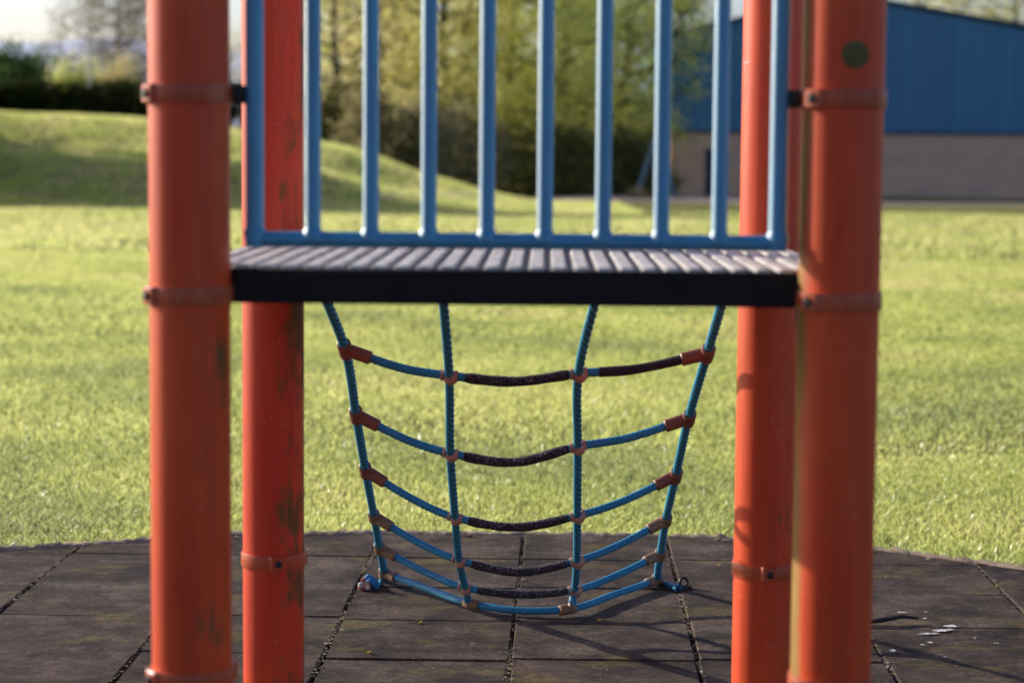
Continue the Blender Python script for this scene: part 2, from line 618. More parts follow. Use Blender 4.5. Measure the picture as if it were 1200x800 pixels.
# crumbs, grit and dry leaf scraps lying in the seams and over the tiles
def crumbs(P, size, flat=0.5):
    n = len(P)
    size = np.asarray(size).reshape(-1, 1) * np.ones((n, 1))
    a = RNG.uniform(0, 2 * np.pi, n)
    out = []
    ang = a[:, None] + np.array([0, 1.35, 3.0, 4.5])[None, :] + RNG.normal(0, .2, (n, 4))
    rad = size * RNG.uniform(.5, 1.2, (n, 4))
    X = P[:, None, 0] + np.cos(ang) * rad; Y = P[:, None, 1] + np.sin(ang) * rad
    Z = P[:, None, 2] + RNG.uniform(0, 1, (n, 4)) * size * flat
    return np.stack([X, Y, Z], -1)


pts = []; sz = []
for i in range(-5, 6):
    n = 1700
    u_ = RNG.normal(0, .0055, n) + i * TW; v_ = RNG.uniform(-1.7, 1.6, n)
    keep = RNG.random(n) < 0.35 + 0.65 * (np.sin(v_ * 5 + i * 1.9) > -0.1)
    pts += [(ORG.x + tx.x * a_ + ty.x * b_, ORG.y + tx.y * a_ + ty.y * b_, -.005 + RNG.random() * .007) for a_, b_ in zip(u_[keep], v_[keep])]
    sz += list(RNG.gamma(2.0, .0010, keep.sum()) + .0008)
for j in range(-4, 4):
    n = 150
    u_ = RNG.uniform(-2.2, 2.2, n); keep = np.sin(u_ * 4 + j * 2.3) > 0.15
    yo = np.array([offy + .018 * math.sin(math.floor(a_ / TW) * 2.2) for a_ in u_])
    v_ = j * TD + yo + RNG.normal(0, .003, n)
    pts += [(ORG.x + tx.x * a_ + ty.x * b_, ORG.y + tx.y * a_ + ty.y * b_, .001) for a_, b_ in zip(u_[keep], v_[keep])]
    sz += list(RNG.uniform(.001, .0036, keep.sum()))
n = 1500
pts += [(RNG.uniform(-2, 2), RNG.uniform(4.2, 6.9), .003) for _ in range(n)]
sz += list(np.clip(RNG.gamma(1.4, .0015, n), .0007, .009))
pts = np.array(pts); sz = np.array(sz)
k = pts[:, 1] < edge_y(pts[:, 0]) - .02
CM = NT('grit')
a = CM.n("ShaderNodeAttribute", attribute_name='tint')
c = CM.ramp(a.outputs['Fac'], [(0.0, (0.10, 0.075, 0.05)), (0.45, (0.26, 0.20, 0.14)), (0.75, (0.42, 0.36, 0.29)), (0.9, (0.40, 0.24, 0.05)), (1.0, (0.16, 0.15, 0.02))])
CM.set(Base_Color=c, Roughness=0.9)
nb_ = 520
bx_ = RNG.uniform(-2.2, 2.2, nb_); by_ = edge_y(bx_) - np.abs(RNG.normal(0, .05, nb_))
bits = crumbs(np.stack([bx_, by_, np.full(nb_, .004)], -1), RNG.gamma(1.6, .0022, nb_) + .001)
gq = crumbs(pts[k], sz[k]); gq = np.concatenate([gq, bits])
tag(soup('grit', gq, 4, CM.m, rnd=RNG.random(len(gq))), kind='stuff',
    label='pale grit and dry leaf crumbs along the seams of the rubber tiles', cat='grit')

# ------------------------------------------------------------------ play tower
TOW = empty('play_tower', (0.0095, 3.755, 0), R(-0.85))
tag(TOW, 'weathered red and blue play tower with four round posts, barred railing and ribbed deck', 'play tower')
HS, PR = 0.5, 0.0622                            # half post spacing, post radius

POST_H = 2.45
RED, RED2 = (0.80, 0.064, 0.006), (0.90, 0.125, 0.016)
pm = {
    (-1, -1): paint('red_post_paint_a', RED, RED2, 0.5, (0.26, 0.15, 0.04), (0.85, -0.5, 0), 0.08, 0.3),
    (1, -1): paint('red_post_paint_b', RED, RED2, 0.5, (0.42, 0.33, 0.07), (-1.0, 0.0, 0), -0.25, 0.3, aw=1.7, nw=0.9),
    (-1, 1): paint('red_post_paint_c', (0.80, 0.052, 0.010), (0.86, 0.095, 0.018), 0.46, (0.15, 0.15, 0.03), (0.95, -0.3, 0), 0.26, 0.5),
    (1, 1): paint('red_post_paint_d', (0.84, 0.075, 0.012), (0.92, 0.12, 0.024), 0.44, (0.17, 0.12, 0.03), (0.7, -0.7, 0), -0.02, 0.6),
}
clampm = paint('red_clamp_paint', (0.56, 0.080, 0.022), (0.70, 0.17, 0.06), 0.42, chips=0.5)
bolt_black = plain('black_steel', (0.018, 0.018, 0.018), 0.45, 0.3, 30)
steel = plain('worn_steel', (0.42, 0.40, 0.36), 0.32, 0.2, 40, metallic=0.9)


def add_clamp(post, z, ang0, dark_at=None):
    """two-piece pipe clamp: a band with thicker shoulders and a bolted lug pair"""
    h = 0.0285
    n = 96
    th = np.linspace(0, 2 * math.pi, n, endpoint=False)
    def rad(t):
        r_ = PR + .0036
        for a_ in (ang0, ang0 + math.pi):
            d = abs((t - a_ + math.pi) % (2 * math.pi) - math.pi)
            if d < 0.27: r_ = PR + .0036 + .0072 * min(1, (0.27 - d) / 0.05)
        d = abs((t - ang0 - math.pi / 2 + math.pi) % (2 * math.pi) - math.pi)
        if d < .12: r_ = PR + .0035 + .003 * min(1, (.12 - d) / .03)
        return r_
    V = []
    for zz_, k_ in ((-h / 2, 0), (-h / 2, .85), (-h / 2 + .0025, 1), (h / 2 - .0025, 1), (h / 2, .85), (h / 2, 0)):
        for t in th:
            r_ = PR - .002 + (rad(t) - PR + .002) * k_
            V.append((r_ * math.cos(t), r_ * math.sin(t), z + zz_))
    F = [(i * n + j, i * n + (j + 1) % n, (i + 1) * n + (j + 1) % n, (i + 1) * n + j) for i in range(5) for j in range(n)]
    mb = MB(); mb.add(V, F)
    o = mb.build('clamp', clampm, post, angle=25)
    for a_ in (ang0 + .0, ang0 + math.pi):
        mb = MB()
        d = (math.cos(a_), math.sin(a_), 0)
        r_ = PR + .0104
        mb.lathe([(.0001, 0), (.0075, 0), (.0075, .002), (.0055, .0042), (0.0001, .0046)], (d[0] * r_, d[1] * r_, z), 12, d)
        mb.build('clamp_bolt', bolt_black, post)
    return o


posts = {}
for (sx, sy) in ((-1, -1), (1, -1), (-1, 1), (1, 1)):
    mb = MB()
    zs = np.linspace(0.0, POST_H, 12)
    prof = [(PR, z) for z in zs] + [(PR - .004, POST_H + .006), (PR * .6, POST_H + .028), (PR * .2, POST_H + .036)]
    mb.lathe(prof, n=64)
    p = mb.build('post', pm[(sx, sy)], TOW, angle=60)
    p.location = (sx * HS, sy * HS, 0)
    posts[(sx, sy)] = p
    mb = MB(); mb.lathe([(PR + .001, 0.0), (PR + .05, 0.004), (PR + .05, .012), (PR + .01, .016), (PR + .001, .03)], n=40)
    mb.build('base_flange', clampm, p)
add_clamp(posts[(-1, -1)], 1.329, R(215)); add_clamp(posts[(-1, -1)], 1.022, R(215)); add_clamp(posts[(-1, -1)], 0.425, R(215))
add_clamp(posts[(1, -1)], 1.329, R(222)); add_clamp(posts[(1, -1)], 1.022, R(222)); add_clamp(posts[(1, -1)], 0.425, R(222))
add_clamp(posts[(-1, 1)], 0.415, R(285)); add_clamp(posts[(1, 1)], 0.405, R(274))
posts[(-1, 1)]['label'] = 'red post with green algae patches'
posts[(1, 1)]['label'] = 'bright red post with scratches'
# round algae-dark cap on the right front post
mb = MB(); a_ = R(-82)
mb.lathe([(.0001, .0), (.021, 0), (.0205, .0028), (.016, .0045), (.0001, .005)], (math.cos(a_) * (PR - .0025), math.sin(a_) * (PR - .0025), 1.394), 28, (math.cos(a_), math.sin(a_), 0))
mb.build('hole_cap', plain('mossy_cap', (0.14, 0.12, 0.030), 0.8, 0.5, 60), posts[(1, -1)])
# scratches on the right rear post
mb = MB()
def scratch(pts_):
    P = []
    for dz, da in pts_:
        a2 = R(da - 16); P.append((math.cos(a2) * (PR + .0003), math.sin(a2) * (PR + .0003), dz))
    mb.tube(P, .0009, 6)
scratch([(1.470, 205), (1.452, 207), (1.43, 210), (1.418, 216), (1.40, 226)])
scratch([(1.424, 211), (1.423, 220), (1.425, 232)])
scratch([(1.375, 222), (1.36, 212), (1.35, 206)])
mb.build('scratch_mark', plain('bare_scratch', (0.97, 0.86, 0.78), 0.5, 0.1), posts[(1, 1)])

# deck
deck_m = NT('deck_rubber')
v = deck_m.coord('Object')
n1 = deck_m.noise(deck_m.coord('Object', (1, .15, 1)), 60, 4); n2 = deck_m.noise(v, 9, 4)
c = deck_m.mix(n2, (0.66, 0.61, 0.55), (0.84, 0.78, 0.70))
c = deck_m.mix(deck_m.ramp(n1, [(.3, .5), (.6, 0.0)]), c, (0.11, 0.095, 0.10))
deck_m.set(Base_Color=c, Roughness=0.5)
deck_m.bump(n1, .2, .003)
dark_m = plain('black_deck_edge', (0.014, 0.011, 0.009), 0.9, 0.4, 15, bump=.1)
DH = HS - PR + .0015                            # the deck fits between the posts
DT, DB = 1.0655, 1.0085
mb = MB()
fy = HS - .012
mb.box((0, 0, (DT - .003 + DB) / 2), (2 * (HS - PR) + .002, 2 * fy, DT - .003 - DB), .003)
mb.box((0, 0, (DT + DB) / 2 - .008), (2 * HS - .02, 2 * (HS - PR) - .02, DT - DB - .014), .003)
deck = mb.build('deck', dark_m, TOW)
mb = MB()
pit = 2 * (HS - PR) / 25
mb.box((0, 0, DT - .009), (2 * HS, 2 * (HS - PR) - .03, .010), .002)
for i in range(-14, 15):
    x = i * pit
    ln_ = 2 * fy - .006 if abs(x) < HS - PR - .005 else 2 * (HS - PR) - .036
    mb.box((x, 0, DT - .0015), (pit * .66, ln_, .0085), .0024)
mb.build('deck_rib', deck_m.m, deck)
mb = MB(); mb.box((0, 0, DT - .0036), (2 * HS - .004, 2 * (HS - PR) - .034, .002)); mb.box((0, 0, DT - .0034), (2 * (HS - PR) - .004, 2 * fy - .008, .0019))
mb.build('deck_mat', plain('grey_deck_mat', (0.16, 0.145, 0.135), .7, .4, 60), deck)

# railing (between the front posts, above the deck's front edge)
blue = paint('blue_rail_paint', (0.010, 0.27, 0.48), (0.030, 0.37, 0.58), 0.46, chips=0.3, coat=1.0, spec=1.0)
rail = None
RY = -HS + .005
XL, XR = -0.4, 0.4045
nb = 10
zb, zt = 1.108, 1.86
mb = MB(); mb.tube([(XL - .0125, RY, zb), (XR + .0125, RY, zb)], .0125, 16)
rail = mb.build('railing', blue, TOW, angle=50)
mb = MB(); mb.tube([(XL - .0125, RY, zt), (XR + .0125, RY, zt)], .0145, 16); mb.build('top_rail', blue, rail, angle=50)
for i in range(nb):
    x = XL + (XR - XL) * i / (nb - 1)
    r_ = .0142 if i in (0, nb - 1) else .0122
    mb = MB()
    z0 = zb - .0125 if i in (0, nb - 1) else zb
    # weld flare where bar meets rail
    zs = [z0, zb + .012, zb + .014, zb + .017, zb + .021, zt - .03, zt]
    rs = [r_ + .0035 if i not in (0, nb - 1) else r_, r_ + .0035, r_ + .002, r_ + .0007, r_, r_, r_]
    mb.tube([(x, RY, z) for z in zs], rs, 18)
    mb.build('stile' if i in (0, nb - 1) else 'bar', blue, rail, angle=50)
for s_, xx in ((-1, XL), (1, XR)):
    for zz_ in (1.329, 1.70):
        mb = MB()
        x_out = s_ * (HS - PR + .002)
        mb.box(((xx + x_out) / 2 + s_ * .004, RY, zz_), (abs(x_out - xx) + .004, .008, .028), .002)
        mb.lathe([(.0001, 0), (.009, 0), (.009, .006), (.006, .008), (.0001, .008)], (xx + s_ * .021, RY - .004, zz_), 6, (0, -1, 0))
        mb.tube([(xx + s_ * .018, RY - .012, zz_), (xx + s_ * .018, RY + .02, zz_)], .0045, 8)
        mb.build('bracket', bolt_black, rail, angle=30)

# ------------------------------------------------------------------ climbing net
NET = empty('climbing_net', on_z(612, 700))
tag(NET, 'blue rope climbing net with six sagging rungs hanging from the deck to the tiles', 'climbing net')
NETI = NET.matrix_world
rope = NT('blue_rope')
v = rope.coord('Object')
c = rope.mix(rope.noise(v, 35, 4), (0.018, 0.27, 0.48), (0.05, 0.44, 0.66))
c = rope.mix(rope.ramp(rope.noise(v, 230, 3, .7), [(.35, .6), (.55, 0.0)]), c, (0.006, 0.05, 0.13))
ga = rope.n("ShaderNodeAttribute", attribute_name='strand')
c = rope.mix(rope.ramp(ga.outputs['Fac'], [(.15, .88), (.62, 0.0)]), c, (0.006, 0.020, 0.045))  # groove shade between the strands put into the colour
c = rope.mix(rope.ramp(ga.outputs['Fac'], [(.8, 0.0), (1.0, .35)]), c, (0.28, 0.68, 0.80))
rope.set(Base_Color=c, Roughness=0.5)
rope.bump(rope.noise(v, 900, 2), .35, .002)
ROPE = rope.m
sl_ = NT('worn_sleeve')
v = sl_.coord('Object')
c = sl_.mix(sl_.noise(v, 50, 4), (0.018, 0.012, 0.018), (0.048, 0.034, 0.042))
c = sl_.mix(sl_.ramp(sl_.noise(v, 330, 4, .7), [(.58, 0.0), (.68, .8)]), c, (0.30, 0.26, 0.25))
sl_.set(Base_Color=c, Roughness=0.75)
sl_.bump(sl_.noise(v, 500, 4, .7), 1.0, .004)
SLEEVE = sl_.m
TEE = plain('brown_plastic', (0.26, 0.088, 0.045), 0.45, 0.35, 40, bump=.1)
TEE2 = plain('faded_tan_plastic', (0.30, 0.165, 0.085), 0.5, 0.4, 40, bump=.1)
BALL = plain('copper_plastic', (0.52, 0.28, 0.19), 0.36, 0.25, 50)

# plane of the outer ropes: from the deck's rear lower edge down to the anchors
pa = Vector((0, 4.275, 1.01)); pb = Vector((0, 6.04, 0.0))
pn = (pb - pa).cross(Vector((1, 0, 0))).normalized()


def outer(px, py):
    return on_plane(px, py, pa, pn)


rowsL = [(404.5, 409), (417.5, 486), (428.5, 551), (438.5, 605), (445, 642), (450, 671)]
rowsR = [(829, 414), (807, 490), (792, 557), (780.5, 609), (774, 649), (771, 679)]
innL = [(526.5, 440), (528, 531), (533.5, 606), (538, 656), (545, 688), (549, 706)]
innR = [(678, 437.5), (677, 523), (676.5, 604), (676, 657), (673.5, 691), (669, 713)]
mids = [(602, 447), (602, 541.5), (605, 617.5), (606, 670), (608, 696), (608, 715)]
dY = [.015, .035, .07, .12, .18, .25]
OL = [outer(*p) for p in rowsL]; OR_ = [outer(*p) for p in rowsR]
IL, IR, MI = [], [], []
for k in range(6):
    yl = (OL[k].y + OR_[k].y) / 2 - dY[k]
    if k == 5:
        IL.append(on_z(*innL[k], .020)); IR.append(on_z(*innR[k], .018)); MI.append(on_z(*mids[k], .014)); continue
    if k == 4: yl = min(yl, on_z(*innL[k], .045).y)
    IL.append(at_y(*innL[k], yl)); IR.append(at_y(*innR[k], yl)); MI.append(at_y(*mids[k], yl - .012))


def spline(P, step=.0032):
    P = [Vector(p) for p in P]
    Q = [P[0] * 2 - P[1]] + P + [P[-1] * 2 - P[-2]]
    out = []
    for i in range(1, len(Q) - 2):
        p0, p1, p2, p3 = Q[i - 1:i + 3]
        n = max(2, int((p2 - p1).length / step))
        for k in range(n):
            t = k / n
            # centripetal-ish via scaled tangents
            l1 = (p2 - p1).length
            m1 = (p2 - p0) / ((p2 - p1).length + (p1 - p0).length) * l1
            m2 = (p3 - p1) / ((p3 - p2).length + (p2 - p1).length) * l1
            t2, t3 = t * t, t * t * t
            out.append(p1 * (2 * t3 - 3 * t2 + 1) + m1 * (t3 - 2 * t2 + t) + p2 * (-2 * t3 + 3 * t2) + m2 * (t3 - t2))
    out.append(P[-1])
    return out


def loc(P):
    return [tuple(Vector(p) - NET.location) for p in P]


RR = .0097
dtl = Vector((0, 4.272, 1.018))
def topat(px): return outer(px, 318)
ropeLP = [topat(368)] + OL + [outer(447, 683), on_z(437, 686, .012)]
ropeRP = [topat(857)] + OR_ + [outer(777, 684), on_z(795, 689, .012)]
for P in (ropeLP, ropeRP):
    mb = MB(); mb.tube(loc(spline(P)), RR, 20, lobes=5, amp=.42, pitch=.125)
    mb.build('side_rope', ROPE, NET, angle=180)
fr = Vector((0, -.011, .004))
tl = at_y(516.5, 318, 4.272); tr = at_y(707, 318, 4.272)
inner_ropes = []
for T0, P, endp in ((tl, IL, None), (tr, IR, None)):
    PP = [T0] + [p + fr for p in P[:5]] + [P[5] + Vector((0, -.006, .002))]
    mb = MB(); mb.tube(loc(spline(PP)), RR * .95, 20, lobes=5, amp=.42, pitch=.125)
    mb.build('inner_rope', ROPE, NET, angle=180)


def cyl(mb, a, b, r, n=18, bev=.002):
    a, b = Vector(a), Vector(b)
    L = (b - a).length; d = (b - a).normalized()
    pts_ = [a, a + d * 1e-5, a + d * bev, b - d * bev, b - d * 1e-5, b]
    mb.tube([tuple(p) for p in pts_], [r * .8, r - bev, r, r, r - bev, r * .8], n)


def at_len(S, start, dist):
    acc = 0
    for i in range(start, len(S) - 1):
        acc += (S[i + 1] - S[i]).length
        if acc >= dist: return i
    return len(S) - 1


FRAY = plain('frayed_fibre', (0.42, 0.36, 0.35), .9, .3, 200)


def fray(seg, r, parent):
    n = 420
    Q = []
    for i in range(n):
        j = RNG.integers(2, len(seg) - 3)
        p = np.array(seg[j] - NET.location); t = np.array((seg[j + 1] - seg[j]).normalized())
        a = RNG.normal(1.4, .95)
        nrm = np.array([0, -math.cos(a), math.sin(a)]); nrm -= t * nrm.dot(t); nrm /= np.linalg.norm(nrm)
        b = np.cross(t, nrm)
        d = t * RNG.normal(0, 1) + b * RNG.normal(0, 1); d /= np.linalg.norm(d)
        c = p + nrm * (r + .0002)
        L, w_ = RNG.uniform(.0015, .0045), RNG.uniform(.0003, .0009)
        s_ = np.cross(d, nrm) * w_
        tip = c + d * L + nrm * RNG.uniform(0, .0022)
        Q.append([c - s_, c + s_, tip + s_ * .5, tip - s_ * .5])
    tag(soup('fray', np.array(Q), 4, FRAY, parent, RNG.random(n)), kind='stuff')


sag = [-.010, -.010, -.010, -.009, -.008, -.001]
for k in range(6):
    S = spline([OL[k], (OL[k] * .45 + IL[k] * .55) + Vector((0, 0, sag[k])), IL[k], MI[k], IR[k], (OR_[k] * .45 + IR[k] * .55) + Vector((0, 0, sag[k])), OR_[k]])
    if k == 5:
        S = [Vector((p_.x, p_.y, max(p_.z, .0125))) for p_ in S]
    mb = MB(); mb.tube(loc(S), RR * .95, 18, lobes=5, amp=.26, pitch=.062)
    rung = mb.build('rung', ROPE, NET, angle=180)
    # worn dark sleeve around the middle of rungs one to five
    iL = min(range(len(S)), key=lambda i: (S[i] - IL[k]).length)
    iR = min(range(len(S)), key=lambda i: (S[i] - IR[k]).length)
    if k < 5:
        a0 = at_len(S, iL, .036); b0 = iR - 6
        seg = S[a0:b0]
        rads = [(.0112 + .0005 * math.sin(i * .11 + k) + .0004 * math.sin(i * .31)) * (1 if 2 < i < len(seg) - 3 else .93) for i in range(len(seg))]
        mb = MB(); mb.tube(loc(seg), rads, 22)
        mb.build('grip_sleeve', SLEEVE, rung, angle=70)
        fray(seg, .0112, rung)
        if k == 0:
            seg = S[iR + 14: at_len(S, iR, (OR_[k] - IR[k]).length * .80)]
            mb = MB(); mb.tube(loc(seg), [.0110 + .0005 * math.sin(i * .13) for i in range(len(seg))], 16)
            mb.build('grip_sleeve', SLEEVE, rung, angle=70)
    # tee connectors on the side ropes
    for O_, side, rp in ((OL[k], 0, ropeLP), (OR_[k], 1, ropeRP)):
        sp_ = spline(rp)
        ii = min(range(len(sp_)), key=lambda i: (sp_[i] - O_).length)
        tdir = (sp_[min(ii + 5, len(sp_) - 1)] - sp_[max(ii - 5, 0)]).normalized()
        ri = at_len(S, 0, .05) if side == 0 else len(S) - 1 - at_len(S[::-1], 0, .05)
        arm = S[ri]
        mb = MB()
        L0 = Vector(loc([O_])[0])
        hl = .0290 if k < 3 else .025
        cyl(mb, L0 - tdir * hl, L0 + tdir * hl, .0160, 20, .0025)
        ad = (arm - O_).normalized()
        cyl(mb, L0 + ad * .004, L0 + ad * .060, .0150, 20, .0025)
        # seam bead between the two half shells
        mb.build('tee_connector', TEE if k < 3 else TEE2, NET, angle=35)
    # cross connectors where the inner ropes pass
    for P_, S_i in ((IL[k], iL), (IR[k], iR)):
        mb = MB(); p = Vector(loc([P_])[0])
        td = (S[min(S_i + 4, len(S) - 1)] - S[max(S_i - 4, 0)]).normalized()
        if k < 5:
            mb.ball(p + Vector((0.003, -.002, -.004)), .0165, 18, 12, (.98, .95, 1.05))
            mb.tube([p - td * .019, p - td * .012], [.0118, .0135], 14)
            mb.tube([p + td * .012, p + td * .019], [.0135, .0118], 14)
            mb.build('cross_connector', BALL, NET, angle=50)
        else:
            s0 = 1 if P_ is IL[k] else -1
            cyl(mb, p - td * .026 + td * .012 * s0, p + td * .026 + td * .012 * s0, .0142, 18, .0025)
            mb.ball(p + Vector((0, -.004, 0.004)), .0172, 16, 10, (.6, 1, 1))
            mb.build('tee_connector', TEE2, NET, angle=45)

# ground anchors
red_an = plain('red_shackle', (0.30, 0.045, 0.03), 0.45, 0.4, 60)
def torus(mb, c, Rr, r, ax, n=22, m=8):
    q = Vector((0, 0, 1)).rotation_difference(Vector(ax))
    P = [Vector(c) + q @ Vector((Rr * math.cos(t), Rr * math.sin(t), 0)) for t in np.linspace(0, 2 * math.pi, n)]
    mb.tube([tuple(p) for p in P], r, m, caps=False)
gL = on_z(429, 690); gR = on_z(801, 690)
for g, side in ((gL, -1), (gR, 1)):
    mb = MB(); q = Vector(loc([g])[0])
    mb.lathe([(.0001, 0), (.021, 0), (.021, .004), (.010, .008), (.0001, .009)], q + Vector((0, 0, .001)), 20)
    torus(mb, q + Vector((0, 0, .020)), .013, .0042, (.55 * side, -1, .1))
    mb.lathe([(.0001, 0), (.0075, 0), (.0075, .007), (.004, .009), (.0001, .009)], q + Vector((.016 * side, -.012, .004)), 6)
    mb.build('anchor', red_an if side < 0 else bolt_black, NET, angle=35)
    if side < 0:
        mb = MB()
        for (dx, dy, dz), r_ in (((.020, -.004, .012), .0105), ((.012, .0, .020), .008)):
            mb.tube([q + Vector((dx - .014, dy, dz + .012)), q + Vector((dx - .006, dy - .003, dz + .018)), q + Vector((dx + .004, dy - .002, dz + .010)), q + Vector((dx + .012, dy, dz - .008))], [r_ * .7, r_, r_, r_ * .55], 12)
        mb.build('rope_end', plain('bright_blue_strands', (0.02, 0.28, 0.60), .5, .4, 300, bump=.5), NET, angle=60)
        mb = MB(); mb.box(q + Vector((-.014, -.014, .014)), (.014, .012, .016), .003, .5)
        mb.box(q + Vector((.006, -.020, .008)), (.012, .010, .010), .002, .2)
        mb.build('anchor_tag', plain('pale_plastic', (0.62, 0.56, 0.48), .5, .2, 60), NET)

# ------------------------------------------------------------------ small things on the tiles
p = on_z(1045, 726)
T_ = MB()
pp = [on_z(x_, y_, .009 + h_) for x_, y_, h_ in ((985, 731, .0), (1010, 729, .004), (1035, 726, .010), (1058, 722, .012), (1076, 724, .006))]
org = pp[2].copy(); org.z = 0
T_.tube([tuple(a_ - org) for a_ in pp], [.0035, .0055, .0065, .0055, .0025], 8)
tw = T_.build('twig', plain('black_twig', (0.02, 0.017, 0.015), .7, .4, 80, bump=.4), None)
tw.location = org
tag(tw, 'thin dark twig lying on the rubber tiles right of the right front post', 'twig')

p = on_z(1100, 742)
mb = MB()
spl = random.Random(5)
def splat(px, py, rx, ry, rot):
    c0 = on_z(px, py, .0) - p
    n = 14; V = []; rx *= 1.5; ry *= 1.5
    for i in range(n):
        t = 2 * math.pi * i / n; k_ = spl.uniform(.55, 1.25)
        x_, y_ = rx * k_ * math.cos(t), ry * k_ * math.sin(t)
        V.append((c0.x + x_ * math.cos(rot) - y_ * math.sin(rot), c0.y + x_ * math.sin(rot) + y_ * math.cos(rot), .0048))
    mb = MB(); mb.add(V, [tuple(range(n))]); mb.build('splat', SM, SPL, angle=180)
SPL = empty('dropping_splash', p)
sm = NT('chalky_white')
sv = sm.coord('Object')
mk = sm.ramp(sm.noise(sv, 60, 5, .7), [(.35, (0.16, 0.15, 0.14)), (.55, (0.85, 0.83, 0.79))])
sm.set(Base_Color=mk, Roughness=.9)
SM = sm.m
splat(1088, 744, .020, .006, .1); splat(1106, 740, .022, .010, .5); splat(1114, 735, .014, .008, .3)
splat(1090, 754, .006, .005, 0); splat(1081, 757, .004, .004, 0); splat(1046, 764, .006, .008, 0); splat(1057, 719, .010, .006, 0)
splat(1084, 726, .004, .004, 0); splat(1107, 771, .003, .006, 0); splat(1142, 749, .003, .003, 0); splat(1168, 755, .006, .002, 0)
tag(SPL, 'whitish splash of bird droppings dried on the tiles below the twig', 'splash')

lf = leafmat('yellow_leaf', (0.42, 0.26, 0.04), (0.52, 0.34, 0.06), (0.58, 0.42, 0.12), .2)
for (px, py, s_, lab) in ((703, 727, .008, 'yellow leaf scrap on the tiles, below the right part of the net'),
                          (430, 765, .010, 'mustard leaf scrap on the tiles near the left rear post'),
                          (490, 730, .009, 'orange leaf scrap on the tiles under the left part of the net')):
    p = on_z(px, py, .0)
    V = []
    n = 9
    for i in range(n):
        t = 2 * math.pi * i / n
        V.append((s_ * 1.3 * math.cos(t) * (1 - .15 * math.sin(3 * t)), s_ * .75 * math.sin(t), .005 + .004 * math.cos(2 * t)))
    mb = MB(); mb.add(V + [(0, 0, .003)], [(i, (i + 1) % n, n) for i in range(n)])
    o = mb.build('fallen_leaf', lf, None, angle=180); o.location = p; o.rotation_euler = (0, 0, px)
    tag(o, lab, 'leaf')

# ------------------------------------------------------------------ trees
bark_d = plain('dark_bark', (0.055, 0.042, 0.030), .9, .4, 3, bump=.5)
bark_g = plain('grey_bark', (0.12, 0.10, 0.08), .9, .35, 3, bump=.5)
LM = {
    'olive': leafmat('olive_leaf', (0.356, 0.329, 0.071), (0.893, 0.773, 0.167), (0.950, 0.950, 0.417), .58),
    'lime': leafmat('lime_leaf', (0.417, 0.476, 0.071), (0.950, 0.950, 0.179), (0.950, 0.950, 0.448), .5),
    'green': leafmat('green_leaf', (0.179, 0.298, 0.061), (0.508, 0.628, 0.120), (0.950, 0.950, 0.268), .45),
    'brown': leafmat('brown_twigs', (0.356, 0.268, 0.120), (0.773, 0.597, 0.238), (0.950, 0.950, 0.448), .35),
    'deep': leafmat('deep_green_leaf', (0.026, 0.065, 0.029), (0.072, 0.145, 0.061), (0.217, 0.304, 0.087), .25),
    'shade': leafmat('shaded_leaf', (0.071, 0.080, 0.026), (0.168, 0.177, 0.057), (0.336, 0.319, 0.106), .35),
    'hedge': leafmat('hedge_leaf', (0.012, 0.020, 0.007), (0.030, 0.042, 0.014), (0.075, 0.090, 0.030), .2),
    'twig': leafmat('bare_twig', (0.140, 0.115, 0.060), (0.250, 0.210, 0.115), (0.380, 0.330, 0.190), .35),
    'dark': leafmat('dark_leaf', (0.048, 0.078, 0.030), (0.104, 0.152, 0.048), (0.239, 0.296, 0.087), .25),
    'sage': leafmat('sage_leaf', (0.138, 0.125, 0.062), (0.288, 0.256, 0.125), (0.525, 0.463, 0.237), .35),
}


def leaves(C, spread, per, size, rng, tint_up=0.0):
    """leaf quads around clump centres C"""
    n = len(C) * per
    base = np.repeat(C, per, 0) + rng.normal(0, 1, (n, 3)) * np.repeat(np.broadcast_to(spread, (len(C),)), per)[:, None]
    d1 = rng.normal(0, 1, (n, 3)); d1 /= np.linalg.norm(d1, axis=1)[:, None]
    d2 = np.cross(d1, rng.normal(0, 1, (n, 3))); d2 /= np.linalg.norm(d2, axis=1)[:, None] + 1e-9
    s_ = size * rng.uniform(.6, 1.35, n)[:, None]
    tint = np.clip(np.repeat(rng.normal(.5, .26, len(C)), per) + rng.normal(0, .16, n), 0, 1)
    return np.stack([base - d1 * s_, base - d2 * s_ * .55, base + d1 * s_, base + d2 * s_ * .55], 1), tint


